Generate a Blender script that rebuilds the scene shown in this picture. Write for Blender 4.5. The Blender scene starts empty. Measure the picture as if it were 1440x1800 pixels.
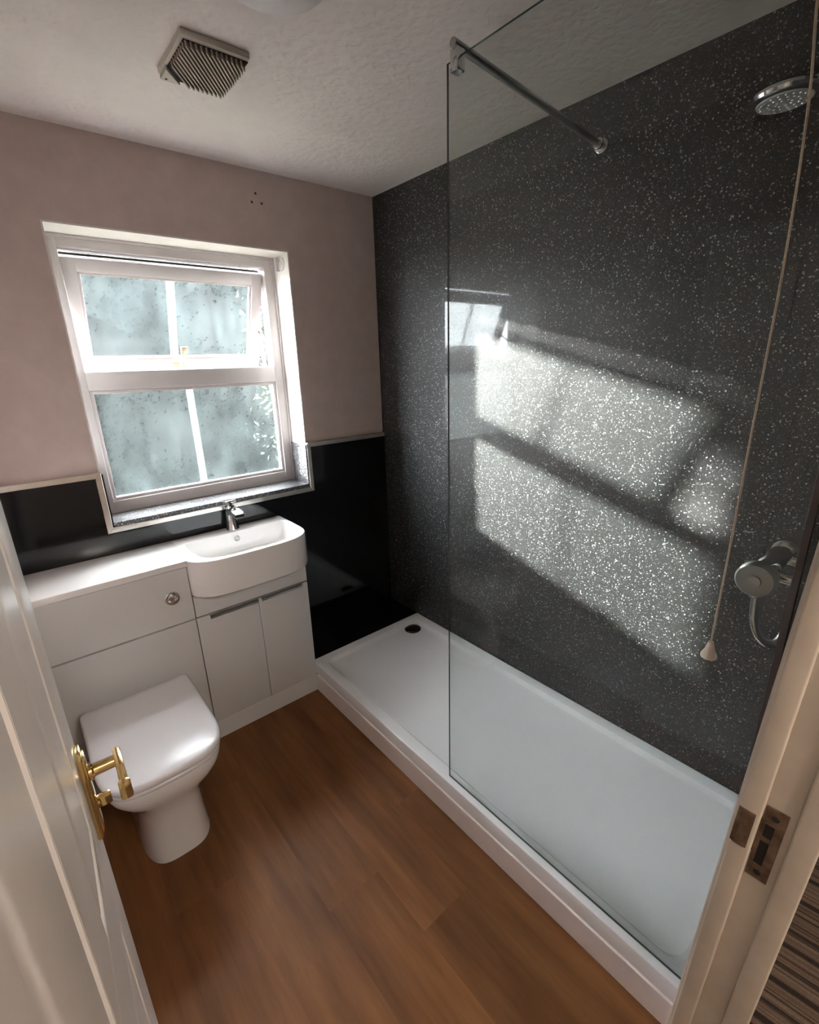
import bpy, bmesh, math, random
from mathutils import Vector, Matrix
random.seed(7)
S = bpy.context.scene
COL = S.collection
R_ = math.radians

# ------------------------------------------------------------------ camera
cam_d = bpy.data.cameras.new('camera')
cam = bpy.data.objects.new('camera', cam_d); COL.objects.link(cam)
cr = Vector((0.76421614, -0.64435705, -0.02788711))
cu = Vector((0.21616453, 0.21515709, 0.95235514))
cf = Vector((0.60765664, 0.73383337, -0.30371366))
cm = Matrix((cr, cu, -cf)).transposed().to_4x4()
cm.translation = Vector((-1.6437, -2.2012, 1.6020))
cam.matrix_world = cm
cam_d.sensor_fit = 'HORIZONTAL'
cam_d.sensor_width = 36.0
cam_d.lens = 36.0 * 833.92 / 1440.0
cam_d.clip_start = 0.01
S.camera = cam

# ------------------------------------------------------------------ world, sun, hall fill lamp, exposure
W = bpy.data.worlds.new('world'); S.world = W; W.use_nodes = True
bg = W.node_tree.nodes['Background']
bg.inputs['Color'].default_value = (0.965, 0.98, 1.035, 1)
bg.inputs['Strength'].default_value = 22.0
sun_d = bpy.data.lights.new('sun', 'SUN')
sun_d.energy = 18.5
sun_d.angle = R_(1.9)
sun_d.color = (1.0, 0.96, 0.92)
sun = bpy.data.objects.new('sun', sun_d); COL.objects.link(sun)
sun.rotation_euler = Vector((1.0, -1.43, -0.41)).to_track_quat('-Z', 'Y').to_euler()
sun.location = (-4, 5, 3)
hl_d = bpy.data.lights.new('hall_fill_light', 'POINT')  # invented lamp behind the camera, added as fill light from the hall
hl_d.energy = 8.0
hl_d.shadow_soft_size = 0.2
hl_d.color = (1.0, 0.93, 0.87)
hl = bpy.data.objects.new('hall_fill_light', hl_d); COL.objects.link(hl)
hl.location = (-1.25, -3.05, 2.10)
S.view_settings.view_transform = 'Standard'
S.view_settings.look = 'None'
S.view_settings.gamma = 1.0
S.view_settings.use_curve_mapping = False
S.view_settings.exposure = 2.02
cy = S.cycles
cy.max_bounces = 10; cy.diffuse_bounces = 6; cy.glossy_bounces = 6
cy.transmission_bounces = 6; cy.transparent_max_bounces = 16
cy.caustics_reflective = False; cy.caustics_refractive = False
cy.sample_clamp_indirect = 6.0
cy.use_denoising = True
try: cy.denoiser = 'OPENIMAGEDENOISE'
except Exception: pass

# ------------------------------------------------------------------ material helpers
def new_mat(name):
    m = bpy.data.materials.new(name); m.use_nodes = True
    nt = m.node_tree
    return m, nt, nt.nodes['Principled BSDF']
def nd(nt, t, **kw):
    n = nt.nodes.new(t)
    for k, v in kw.items(): setattr(n, k, v)
    return n
def setin(n, **kw):
    for k, v in kw.items(): n.inputs[k.replace('_', ' ')].default_value = v
def c4(c): return (c[0], c[1], c[2], 1.0)
def pos(nt):
    return nd(nt, 'ShaderNodeNewGeometry').outputs['Position']
def noise(nt, vec, scale, detail=4, rough=0.55):
    n = nd(nt, 'ShaderNodeTexNoise'); n.inputs['Scale'].default_value = scale
    n.inputs['Detail'].default_value = detail; n.inputs['Roughness'].default_value = rough
    nt.links.new(vec, n.inputs['Vector']); return n.outputs['Fac']
def ramp(nt, fac, stops):
    r = nd(nt, 'ShaderNodeValToRGB'); el = r.color_ramp.elements
    while len(el) < len(stops): el.new(0.5)
    for e, (p, c) in zip(el, stops): e.position = p; e.color = c4(c)
    nt.links.new(fac, r.inputs['Fac']); return r.outputs['Color']
def bump(nt, h, b, strength, dist):
    n = nd(nt, 'ShaderNodeBump'); n.inputs['Strength'].default_value = strength
    n.inputs['Distance'].default_value = dist
    nt.links.new(h, n.inputs['Height']); nt.links.new(n.outputs['Normal'], b.inputs['Normal'])
def mapping(nt, vec, scale):
    n = nd(nt, 'ShaderNodeMapping'); n.inputs['Scale'].default_value = scale
    nt.links.new(vec, n.inputs['Vector']); return n.outputs['Vector']

def plain(name, col, rough=0.5, metal=0.0, spec=0.5, vary=0.06, nscale=12.0, bmp=0.0, bscale=200.0, coat=0.0):
    m, nt, b = new_mat(name)
    p = pos(nt)
    f = noise(nt, p, nscale)
    lo = tuple(max(0, c * (1 - vary)) for c in col); hi = tuple(min(1, c * (1 + vary)) for c in col)
    nt.links.new(ramp(nt, f, [(0.3, lo), (0.7, hi)]), b.inputs['Base Color'])
    setin(b, Roughness=rough, Metallic=metal); b.inputs['Specular IOR Level'].default_value = spec
    if coat: b.inputs['Coat Weight'].default_value = coat; b.inputs['Coat Roughness'].default_value = 0.05
    if bmp: bump(nt, noise(nt, p, bscale, 3), b, bmp, 0.002)
    return m

M = {}
M['pink'] = plain('pink_paint', (0.62, 0.51, 0.475), 0.75, bmp=0.15, bscale=160)
M['white_paint'] = plain('white_reveal_paint', (0.78, 0.74, 0.71), 0.6, vary=0.03, bmp=0.1)
M['pvc'] = plain('white_pvc', (0.63, 0.59, 0.588), 0.28, vary=0.02)
M['sun_stop'] = plain('dark_sun_stop', (0.07, 0.06, 0.052), 0.6, vary=0.1)  # dark tone standing for the shaded gap above the sash
M['clad'] = plain('brown_bounce_cladding', (0.13, 0.105, 0.09), 0.45, vary=0.12)  # invented outer colour, dark to weaken sun bounce
M['cab'] = plain('white_cabinet_gloss', (0.64, 0.645, 0.645), 0.22, vary=0.02, nscale=3)
M['cab_dark'] = plain('cabinet_gap', (0.05, 0.045, 0.04), 0.6)
M['resin'] = plain('white_resin', (0.80, 0.79, 0.78), 0.18, vary=0.015, nscale=4)
M['ceramic'] = plain('white_ceramic', (0.76, 0.75, 0.75), 0.10, vary=0.01, nscale=4, coat=0.3)
M['seat'] = plain('white_toilet_seat', (0.68, 0.675, 0.695), 0.22, vary=0.01, nscale=4)
M['acrylic'] = plain('white_acrylic_tray', (0.87, 0.875, 0.88), 0.20, vary=0.015, nscale=5)
M['riser'] = plain('white_tray_riser', (0.88, 0.82, 0.80), 0.35, vary=0.03, nscale=9)
M['chrome'] = plain('chrome', (0.72, 0.73, 0.74), 0.08, metal=1.0, vary=0.02)
M['satin'] = plain('satin_grey_metal', (0.45, 0.45, 0.45), 0.30, metal=1.0, vary=0.05)
M['bronze'] = plain('dark_channel_metal', (0.10, 0.085, 0.08), 0.35, metal=0.6, vary=0.08)
M['alu'] = plain('aluminium_trim', (0.80, 0.77, 0.72), 0.28, metal=1.0, vary=0.06, nscale=30)
M['brass'] = plain('polished_brass', (0.83, 0.60, 0.26), 0.12, metal=1.0, vary=0.05, nscale=40)
M['oldbrass'] = plain('tarnished_strike_metal', (0.22, 0.15, 0.10), 0.42, metal=0.8, vary=0.45, nscale=70)
M['dark'] = plain('dark_hole', (0.012, 0.008, 0.006), 0.7)
M['drain'] = plain('dark_drain_cover', (0.045, 0.035, 0.03), 0.25, metal=0.6, vary=0.1)
M['doorpaint'] = plain('white_door_gloss', (0.66, 0.62, 0.585), 0.30, vary=0.05, nscale=6, bmp=0.12, bscale=90)
M['jamb'] = plain('cream_gloss_woodwork', (0.56, 0.49, 0.41), 0.38, vary=0.10, nscale=14, bmp=0.15, bscale=60)
M['hall'] = plain('hall_wall_paint', (0.60, 0.54, 0.47), 0.8)
M['cream'] = plain('cream_plastic', (0.66, 0.60, 0.50), 0.4, vary=0.05)
M['fan_slat'] = plain('aged_fan_slat', (0.38, 0.31, 0.255), 0.55, vary=0.12)
M['fan_body'] = plain('aged_fan_plastic', (0.56, 0.52, 0.46), 0.5, vary=0.06)
M['fan_in'] = plain('fan_dark_inside', (0.02, 0.014, 0.01), 0.8)
M['cord'] = plain('pull_cord_string', (0.52, 0.45, 0.35), 0.8, vary=0.15, nscale=300)
M['handle_cream'] = plain('cream_brass_window_handle', (0.50, 0.44, 0.32), 0.35, metal=0.15, vary=0.1, nscale=60)
M['plug'] = plain('brown_wall_plug', (0.10, 0.055, 0.03), 0.7)
M['brick'] = plain('outside_wall', (0.42, 0.34, 0.28), 0.9, vary=0.2, nscale=8)
M['fence'] = plain('grey_fence_board', (0.30, 0.31, 0.30), 0.85, vary=0.2, nscale=9)
M['ground'] = plain('garden_ground', (0.045, 0.055, 0.03), 0.95, vary=0.3, nscale=3)
M['leaf'] = plain('shrub_leaf', (0.10, 0.17, 0.08), 0.5, vary=0.5, nscale=6)
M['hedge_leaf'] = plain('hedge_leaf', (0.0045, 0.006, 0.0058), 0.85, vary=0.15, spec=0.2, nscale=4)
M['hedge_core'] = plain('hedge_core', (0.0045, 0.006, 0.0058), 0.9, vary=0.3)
M['bark'] = plain('shrub_branch', (0.16, 0.12, 0.09), 0.8, vary=0.2)
M['fascia'] = plain('dark_ledge_panel', (0.004, 0.004, 0.004), 0.30, vary=0.0)

# ceiling: artex stipple
m, nt, b = new_mat('artex_ceiling'); p = pos(nt)
nt.links.new(ramp(nt, noise(nt, p, 5), [(0.3, (0.81, 0.755, 0.735)), (0.7, (0.87, 0.81, 0.79))]), b.inputs['Base Color'])
setin(b, Roughness=0.85)
v = nd(nt, 'ShaderNodeTexVoronoi', feature='SMOOTH_F1'); v.inputs['Scale'].default_value = 38
mx = nd(nt, 'ShaderNodeVectorMath', operation='ADD')
nv = nd(nt, 'ShaderNodeTexNoise'); nv.inputs['Scale'].default_value = 30
nt.links.new(p, nv.inputs['Vector'])
sc = nd(nt, 'ShaderNodeVectorMath', operation='SCALE'); sc.inputs['Scale'].default_value = 0.05
nt.links.new(nv.outputs['Color'], sc.inputs[0]); nt.links.new(p, mx.inputs[0]); nt.links.new(sc.outputs[0], mx.inputs[1])
nt.links.new(mx.outputs[0], v.inputs['Vector'])
bump(nt, v.outputs['Distance'], b, 0.32, 0.010)
M['ceiling'] = m

# black wet-wall panel with white sparkle flecks
def sparkle(name, base, rough, fleck, coat=1.0, scale=105.0, dens=1.0, spec=0.45):
    m, nt, b = new_mat(name); p = pos(nt)
    def layer(sc_, rad, power):
        v = nd(nt, 'ShaderNodeTexVoronoi'); v.inputs['Scale'].default_value = sc_
        nt.links.new(p, v.inputs['Vector'])
        sep = nd(nt, 'ShaderNodeSeparateColor'); nt.links.new(v.outputs['Color'], sep.inputs['Color'])
        pw = nd(nt, 'ShaderNodeMath', operation='POWER'); pw.inputs[1].default_value = power
        nt.links.new(sep.outputs['Red'], pw.inputs[0])
        rr = nd(nt, 'ShaderNodeMath', operation='MULTIPLY'); rr.inputs[1].default_value = rad
        nt.links.new(sep.outputs['Green'], rr.inputs[0])
        lt = nd(nt, 'ShaderNodeMath', operation='LESS_THAN')
        nt.links.new(v.outputs['Distance'], lt.inputs[0]); nt.links.new(rr.outputs[0], lt.inputs[1])
        mu = nd(nt, 'ShaderNodeMath', operation='MULTIPLY')
        nt.links.new(lt.outputs[0], mu.inputs[0]); nt.links.new(pw.outputs[0], mu.inputs[1])
        return mu.outputs[0]
    a = layer(scale, 0.52, 4.0 / dens); c = layer(scale * 1.9, 0.5, 2.7 / dens)
    mxm = nd(nt, 'ShaderNodeMath', operation='MAXIMUM')
    hm = nd(nt, 'ShaderNodeMath', operation='MULTIPLY'); hm.inputs[1].default_value = 0.45
    nt.links.new(c, hm.inputs[0]); nt.links.new(a, mxm.inputs[0]); nt.links.new(hm.outputs[0], mxm.inputs[1])
    mix = nd(nt, 'ShaderNodeMix', data_type='RGBA')
    mix.inputs['A'].default_value = c4(base); mix.inputs['B'].default_value = c4(fleck)
    nt.links.new(mxm.outputs[0], mix.inputs['Factor'])
    nt.links.new(mix.outputs['Result'], b.inputs['Base Color'])
    # flecks are tiny metallic flakes lying at random tilts
    on = nd(nt, 'ShaderNodeMath', operation='GREATER_THAN'); on.inputs[1].default_value = 0.02
    nt.links.new(mxm.outputs[0], on.inputs[0])
    mt = nd(nt, 'ShaderNodeMath', operation='MULTIPLY'); mt.inputs[1].default_value = 0.75
    nt.links.new(on.outputs[0], mt.inputs[0]); nt.links.new(mt.outputs[0], b.inputs['Metallic'])
    vv = nd(nt, 'ShaderNodeTexVoronoi'); vv.inputs['Scale'].default_value = scale * 1.3; nt.links.new(p, vv.inputs['Vector'])
    sb_ = nd(nt, 'ShaderNodeVectorMath', operation='SUBTRACT'); sb_.inputs[1].default_value = (0.5, 0.5, 0.5)
    nt.links.new(vv.outputs['Color'], sb_.inputs[0])
    tl_ = nd(nt, 'ShaderNodeMath', operation='MULTIPLY'); tl_.inputs[1].default_value = 0.85; nt.links.new(on.outputs[0], tl_.inputs[0])
    ts_ = nd(nt, 'ShaderNodeVectorMath', operation='SCALE'); nt.links.new(sb_.outputs[0], ts_.inputs[0]); nt.links.new(tl_.outputs[0], ts_.inputs['Scale'])
    gn = nd(nt, 'ShaderNodeNewGeometry')
    an = nd(nt, 'ShaderNodeVectorMath', operation='ADD'); nt.links.new(gn.outputs['Normal'], an.inputs[0]); nt.links.new(ts_.outputs[0], an.inputs[1])
    nn = nd(nt, 'ShaderNodeVectorMath', operation='NORMALIZE'); nt.links.new(an.outputs[0], nn.inputs[0])
    nt.links.new(nn.outputs[0], b.inputs['Normal'])
    setin(b, Roughness=rough); b.inputs['Specular IOR Level'].default_value = spec
    b.inputs['Coat Weight'].default_value = coat; b.inputs['Coat Roughness'].default_value = 0.04
    return m
M['sparkle'] = sparkle('black_sparkle_panel', (0.016, 0.0165, 0.016), 0.55, (0.46, 0.47, 0.47), 0.5, 185.0, 1.0, 0.5)
M['sill'] = sparkle('sparkle_sill_panel', (0.05, 0.05, 0.055), 0.3, (0.9, 0.9, 0.9), 0.6, 260.0, 2.2)
M['black'] = plain('black_gloss_panel', (0.006, 0.006, 0.0075), 0.09, vary=0.0)

# floor planks
m, nt, b = new_mat('wood_plank'); p = pos(nt)
oi = nd(nt, 'ShaderNodeObjectInfo')
off = nd(nt, 'ShaderNodeCombineXYZ')
om = nd(nt, 'ShaderNodeMath', operation='MULTIPLY'); om.inputs[1].default_value = 37.0
nt.links.new(oi.outputs['Random'], om.inputs[0]); nt.links.new(om.outputs[0], off.inputs['Y'])
ad = nd(nt, 'ShaderNodeVectorMath', operation='ADD')
nt.links.new(p, ad.inputs[0]); nt.links.new(off.outputs[0], ad.inputs[1])
g1 = noise(nt, mapping(nt, ad.outputs[0], (22, 2.0, 1)), 1.0, 6, 0.6)
g2 = noise(nt, mapping(nt, ad.outputs[0], (4, 1.3, 1)), 1.0, 3)
col = ramp(nt, g1, [(0.25, (0.125, 0.050, 0.017)), (0.5, (0.200, 0.085, 0.029)), (0.75, (0.265, 0.120, 0.044))])
d2 = ramp(nt, g2, [(0.32, (0.52, 0.48, 0.45)), (0.62, (1.0, 1.0, 1.0))])
mm = nd(nt, 'ShaderNodeMix', data_type='RGBA', blend_type='MULTIPLY'); mm.inputs['Factor'].default_value = 0.8
nt.links.new(col, mm.inputs['A']); nt.links.new(d2, mm.inputs['B'])
hs = nd(nt, 'ShaderNodeHueSaturation')
mr = nd(nt, 'ShaderNodeMapRange'); mr.inputs['To Min'].default_value = 0.95; mr.inputs['To Max'].default_value = 1.06
nt.links.new(oi.outputs['Random'], mr.inputs['Value']); nt.links.new(mr.outputs['Result'], hs.inputs['Value'])
nt.links.new(mm.outputs['Result'], hs.inputs['Color']); nt.links.new(hs.outputs['Color'], b.inputs['Base Color'])
setin(b, Roughness=0.46); b.inputs['Specular IOR Level'].default_value = 0.2
bump(nt, g1, b, 0.06, 0.002)
M['plank'] = m

# striped hall carpet
m, nt, b = new_mat('striped_carpet'); p = pos(nt)
sx = nd(nt, 'ShaderNodeSeparateXYZ'); nt.links.new(p, sx.inputs[0])
ml = nd(nt, 'ShaderNodeMath', operation='MULTIPLY_ADD'); ml.inputs[1].default_value = 1.0; nt.links.new(sx.outputs['X'], ml.inputs[0])
my = nd(nt, 'ShaderNodeMath', operation='MULTIPLY'); my.inputs[1].default_value = 0.12
nt.links.new(sx.outputs['Y'], my.inputs[0]); nt.links.new(my.outputs[0], ml.inputs[2])
w = nd(nt, 'ShaderNodeTexNoise'); w.noise_dimensions = '1D'; w.inputs['Scale'].default_value = 42; w.inputs['Detail'].default_value = 2
nt.links.new(ml.outputs[0], w.inputs['W'])
wn = noise(nt, p, 220, 2)
cc = ramp(nt, w.outputs['Fac'], [(0.38, (0.030, 0.020, 0.016)), (0.47, (0.11, 0.078, 0.058)), (0.55, (0.20, 0.15, 0.115)), (0.66, (0.13, 0.095, 0.07))])
mm = nd(nt, 'ShaderNodeMix', data_type='RGBA', blend_type='MULTIPLY'); mm.inputs['Factor'].default_value = 0.5
nt.links.new(cc, mm.inputs['A']); nt.links.new(ramp(nt, wn, [(0.3, (0.5, 0.5, 0.5)), (0.7, (1, 1, 1))]), mm.inputs['B'])
nt.links.new(mm.outputs['Result'], b.inputs['Base Color']); setin(b, Roughness=0.95)
bump(nt, wn, b, 0.5, 0.004)
M['carpet'] = m

# clear shower glass (thin sheet: light passes, Fresnel reflection on top)
def clear_glass(name, tint, refl=1.0):
    m = bpy.data.materials.new(name); m.use_nodes = True; nt = m.node_tree; nt.nodes.clear()
    out = nd(nt, 'ShaderNodeOutputMaterial'); tr = nd(nt, 'ShaderNodeBsdfTransparent'); gl = nd(nt, 'ShaderNodeBsdfGlossy')
    gl.inputs['Roughness'].default_value = 0.0
    tr.inputs['Color'].default_value = c4(tint)
    lw = nd(nt, 'ShaderNodeLayerWeight'); lw.inputs['Blend'].default_value = 0.5
    pw = nd(nt, 'ShaderNodeMath', operation='POWER'); pw.inputs[1].default_value = 5.0
    ma = nd(nt, 'ShaderNodeMath', operation='MULTIPLY_ADD'); ma.inputs[1].default_value = 0.9 * refl; ma.inputs[2].default_value = 0.04 * refl
    nt.links.new(lw.outputs['Facing'], pw.inputs[0]); nt.links.new(pw.outputs[0], ma.inputs[0])
    mx = nd(nt, 'ShaderNodeMixShader')
    nt.links.new(ma.outputs[0], mx.inputs['Fac']); nt.links.new(tr.outputs[0], mx.inputs[1]); nt.links.new(gl.outputs[0], mx.inputs[2])
    nt.links.new(mx.outputs[0], out.inputs['Surface'])
    return m
M['glass'] = clear_glass('shower_glass', (0.968, 0.99, 0.985))
M['glass_edge'] = plain('glass_edge', (0.10, 0.13, 0.12), 0.15, spec=0.7)

# misted window pane: wet condensation with runs and drops
def misted(name, seed, tr_col, tl_col):
    m = bpy.data.materials.new(name); m.use_nodes = True; nt = m.node_tree; nt.nodes.clear()
    out = nd(nt, 'ShaderNodeOutputMaterial')
    p0 = pos(nt)
    av = nd(nt, 'ShaderNodeVectorMath', operation='ADD'); av.inputs[1].default_value = (seed, 0, seed * 0.7)
    nt.links.new(p0, av.inputs[0]); p = av.outputs[0]
    n1 = noise(nt, p, 5.0, 5, 0.6)
    n2 = noise(nt, mapping(nt, p, (34, 1, 7)), 1.0, 4, 0.6)
    v = nd(nt, 'ShaderNodeTexVoronoi'); v.inputs['Scale'].default_value = 75; nt.links.new(p, v.inputs['Vector'])
    a1 = nd(nt, 'ShaderNodeMath', operation='MULTIPLY'); nt.links.new(n1, a1.inputs[0]); nt.links.new(n2, a1.inputs[1])
    dr = nd(nt, 'ShaderNodeMapRange'); dr.inputs['From Min'].default_value = 0.0; dr.inputs['From Max'].default_value = 0.5
    dr.inputs['To Min'].default_value = 1.12; dr.inputs['To Max'].default_value = 0.92
    nt.links.new(v.outputs['Distance'], dr.inputs['Value'])
    a2 = nd(nt, 'ShaderNodeMath', operation='MULTIPLY'); nt.links.new(a1.outputs[0], a2.inputs[0]); nt.links.new(dr.outputs[0], a2.inputs[1])
    k = nd(nt, 'ShaderNodeMapRange'); k.inputs['From Min'].default_value = 0.16; k.inputs['From Max'].default_value = 0.42
    k.inputs['To Min'].default_value = 0.48; k.inputs['To Max'].default_value = 1.85
    nt.links.new(a2.outputs[0], k.inputs['Value'])
    tr = nd(nt, 'ShaderNodeBsdfTransparent'); tr.inputs['Color'].default_value = c4(tr_col)
    tl = nd(nt, 'ShaderNodeBsdfTranslucent')
    cs = nd(nt, 'ShaderNodeVectorMath', operation='SCALE'); cs.inputs[0].default_value = tl_col
    nt.links.new(k.outputs[0], cs.inputs['Scale']); nt.links.new(cs.outputs[0], tl.inputs['Color'])
    gl = nd(nt, 'ShaderNodeBsdfGlossy'); gl.inputs['Color'].default_value = (0.008, 0.008, 0.008, 1); gl.inputs['Roughness'].default_value = 0.15
    s1 = nd(nt, 'ShaderNodeAddShader'); s2 = nd(nt, 'ShaderNodeAddShader')
    nt.links.new(tr.outputs[0], s1.inputs[0]); nt.links.new(tl.outputs[0], s1.inputs[1])
    nt.links.new(s1.outputs[0], s2.inputs[0]); nt.links.new(gl.outputs[0], s2.inputs[1])
    nt.links.new(s2.outputs[0], out.inputs['Surface'])
    return m
M['mist_top'] = misted('misted_pane_top', 1.3, (0.38, 0.394, 0.388), (0.0046, 0.0060, 0.0061))
M['mist_low'] = misted('misted_pane_low', 5.1, (0.37, 0.386, 0.38), (0.0055, 0.0072, 0.0073))
M['pane_clear'] = clear_glass('pane_edge_glass', (0.98, 0.99, 0.985), 0.6)
m, nt, b = new_mat('thin_white_bar'); p = pos(nt)
nt.links.new(ramp(nt, noise(nt, p, 9), [(0.3, (0.72, 0.74, 0.73)), (0.7, (0.76, 0.78, 0.77))]), b.inputs['Base Color']); setin(b, Roughness=0.4)
tl = nd(nt, 'ShaderNodeBsdfTranslucent'); tl.inputs['Color'].default_value = (0.03, 0.034, 0.034, 1)
tt_n = nd(nt, 'ShaderNodeBsdfTransparent'); tt_n.inputs['Color'].default_value = (1, 1, 1, 1)
mxb = nd(nt, 'ShaderNodeMixShader'); mxb.inputs['Fac'].default_value = 0.75
nt.links.new(b.outputs[0], mxb.inputs[1]); nt.links.new(tt_n.outputs[0], mxb.inputs[2])
ad = nd(nt, 'ShaderNodeAddShader'); nt.links.new(mxb.outputs[0], ad.inputs[0]); nt.links.new(tl.outputs[0], ad.inputs[1])
nt.links.new(ad.outputs[0], nt.nodes['Material Output'].inputs['Surface'])
M['bar'] = m
# ceiling lamp diffuser (switched off)
m, nt, b = new_mat('opal_diffuser'); p = pos(nt)
nt.links.new(ramp(nt, noise(nt, p, 6), [(0.3, (0.82, 0.81, 0.83)), (0.7, (0.85, 0.84, 0.86))]), b.inputs['Base Color'])
setin(b, Roughness=0.35); b.inputs['Subsurface Weight'].default_value = 0.0
M['opal'] = m
# glowing shade of the added hall fill lamp
m, nt, b = new_mat('glowing_fill_shade')
nt.links.new(ramp(nt, noise(nt, pos(nt), 6), [(0.3, (0.8, 0.74, 0.66)), (0.7, (0.85, 0.79, 0.7))]), b.inputs['Base Color'])
b.inputs['Emission Color'].default_value = (1, 0.9, 0.78, 1); b.inputs['Emission Strength'].default_value = 2.0
M['lit'] = m

# ------------------------------------------------------------------ mesh helpers
class MB:
    def __init__(s): s.bm = bmesh.new()
    def box(s, x0, x1, y0, y1, z0, z1, bev=0.0, seg=2, mi=0):
        t = bmesh.new()
        vs = [t.verts.new(p) for p in ((x0,y0,z0),(x1,y0,z0),(x1,y1,z0),(x0,y1,z0),(x0,y0,z1),(x1,y0,z1),(x1,y1,z1),(x0,y1,z1))]
        for f in ((0,3,2,1),(4,5,6,7),(0,1,5,4),(1,2,6,5),(2,3,7,6),(3,0,4,7)): t.faces.new([vs[i] for i in f]).material_index = mi
        if bev: bmesh.ops.bevel(t, geom=t.edges[:], offset=bev, segments=seg, affect='EDGES', profile=0.5)
        s._add(t); return s
    def _add(s, t, mat=None):
        if mat is not None: bmesh.ops.transform(t, matrix=mat, verts=t.verts[:])
        bmesh.ops.recalc_face_normals(t, faces=t.faces[:])
        me = bpy.data.meshes.new('tmp'); t.to_mesh(me); t.free(); s.bm.from_mesh(me); bpy.data.meshes.remove(me)
    def prism(s, pts, lo, hi, axis='z', bev=0.0, seg=2):
        """polygon pts (2D) extruded along axis; x-axis: pts are (y,z); y-axis: (x,z); z-axis: (x,y)"""
        t = bmesh.new()
        def P(a, b, c): return {'z': (a, b, c), 'y': (a, c, b), 'x': (c, a, b)}[axis]
        A = [t.verts.new(P(a, b, lo)) for a, b in pts]; B = [t.verts.new(P(a, b, hi)) for a, b in pts]
        n = len(pts); t.faces.new(A[::-1]); t.faces.new(B)
        for i in range(n): t.faces.new([A[i], A[(i+1)%n], B[(i+1)%n], B[i]])
        if bev: bmesh.ops.bevel(t, geom=t.edges[:], offset=bev, segments=seg, affect='EDGES', profile=0.5)
        s._add(t); return s
    def loft(s, rings, cap0=True, cap1=True):
        t = bmesh.new(); L = [[t.verts.new(p) for p in r] for r in rings]; n = len(rings[0])
        for a, b_ in zip(L, L[1:]):
            for i in range(n): t.faces.new([a[i], a[(i+1)%n], b_[(i+1)%n], b_[i]])
        if cap0: t.faces.new(L[0][::-1])
        if cap1: t.faces.new(L[-1])
        s._add(t); return s
    def lathe(s, prof, origin, axis=(0,0,1), n=32):
        """prof: list of (radius, height along axis)"""
        ax = Vector(axis).normalized(); q = ax.to_track_quat('Z', 'Y'); o = Vector(origin); rings = []
        for r, h in prof:
            rings.append([o + q @ Vector((max(r, 1e-5)*math.cos(2*math.pi*i/n), max(r, 1e-5)*math.sin(2*math.pi*i/n), h)) for i in range(n)])
        return s.loft(rings)
    def tube(s, path, r, n=12, radii=None):
        path = [Vector(p) for p in path]; rings = []; up = None
        for i, p in enumerate(path):
            d = (path[min(i+1, len(path)-1)] - path[max(i-1, 0)]).normalized()
            if up is None: up = d.orthogonal().normalized()
            up = (up - d * up.dot(d)).normalized(); sd = d.cross(up)
            rr = radii[i] if radii else r
            rings.append([p + up*rr*math.cos(2*math.pi*k/n) + sd*rr*math.sin(2*math.pi*k/n) for k in range(n)])
        return s.loft(rings)
    def xform(s, mat): bmesh.ops.transform(s.bm, matrix=mat, verts=s.bm.verts[:]); return s
    def build(s, name, mats, parent=None, kind=None, label=None, smooth=35):
        me = bpy.data.meshes.new(name); s.bm.to_mesh(me); s.bm.free()
        for mm_ in (mats if isinstance(mats, (list, tuple)) else [mats]): me.materials.append(mm_)
        if smooth:
            me.shade_smooth()
            try: me.set_sharp_from_angle(angle=R_(smooth))
            except Exception: pass
        o = bpy.data.objects.new(name, me); COL.objects.link(o)
        if parent:
            o.parent = parent; o.matrix_parent_inverse = root_inv(parent)
        if kind: o['kind'] = kind
        if label: o['label'] = label
        return o
def root_inv(p):
    # parts are modelled in world coordinates: undo an empty's own offset, nothing for mesh parents
    return Matrix.Translation(-p.location) if p.type == 'EMPTY' else Matrix()
def spline(pts, n=8):
    pts = [Vector(p) for p in pts]; out = []
    for i in range(len(pts)-1):
        p0, p1, p2, p3 = pts[max(i-1,0)], pts[i], pts[i+1], pts[min(i+2, len(pts)-1)]
        for k in range(n):
            t = k/n
            out.append(0.5*((2*p1)+(p2-p0)*t+(2*p0-5*p1+4*p2-p3)*t*t+(3*p1-p0-3*p2+p3)*t**3))
    out.append(pts[-1]); return out
def thing(name, label, cat, loc=(0,0,0), kind=None, group=None):
    o = bpy.data.objects.new(name, None); COL.objects.link(o); o.location = loc; o.empty_display_size = 0.05
    if label: o['label'] = label
    if cat: o['category'] = cat
    if kind: o['kind'] = kind
    if group: o['group'] = group
    return o
def tag(o, label, cat, kind=None, group=None):
    o['label'] = label; o['category'] = cat
    if kind: o['kind'] = kind
    if group: o['group'] = group
    return o

# ------------------------------------------------------------------ dimensions (metres)
H = 2.388           # ceiling
XL = -1.76          # left wall
W_ = -0.7126        # tray front / vanity right end
YD = -2.09          # room face of door wall
# ------------------------------------------------------------------ structure
fl = MB().box(XL-0.1, 0.1, YD-0.0, 0.3, -0.15, -0.0125).build('floor', M['cab_dark'], kind='structure', smooth=0)
tag(fl, 'brown wood effect plank floor of the bathroom', 'floor', 'structure')
pw_ = 0.183; x = XL
ci = 0
while x < W_ - 0.01:
    x1 = min(x + pw_, W_ + 0.02)
    y = YD; first = True
    ln = [0.55, 1.15, 0.30, 0.85, 0.62, 1.0][ci % 6]
    while y < -0.20:
        y1 = min(y + (ln if first else 1.22), -0.20); first = False
        MB().box(x+0.00015, x1-0.00015, y+0.00015, y1-0.00015, -0.0125, 0.0).build('plank', M['plank'], fl, smooth=0)
        y = y1
    x = x1; ci += 1

ce = MB().box(-3.0, 1.5, -3.8, 0.3, H, H+0.1).build('ceiling', M['ceiling'], kind='structure', smooth=0)
tag(ce, 'white textured artex ceiling', 'ceiling', 'structure')

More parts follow.
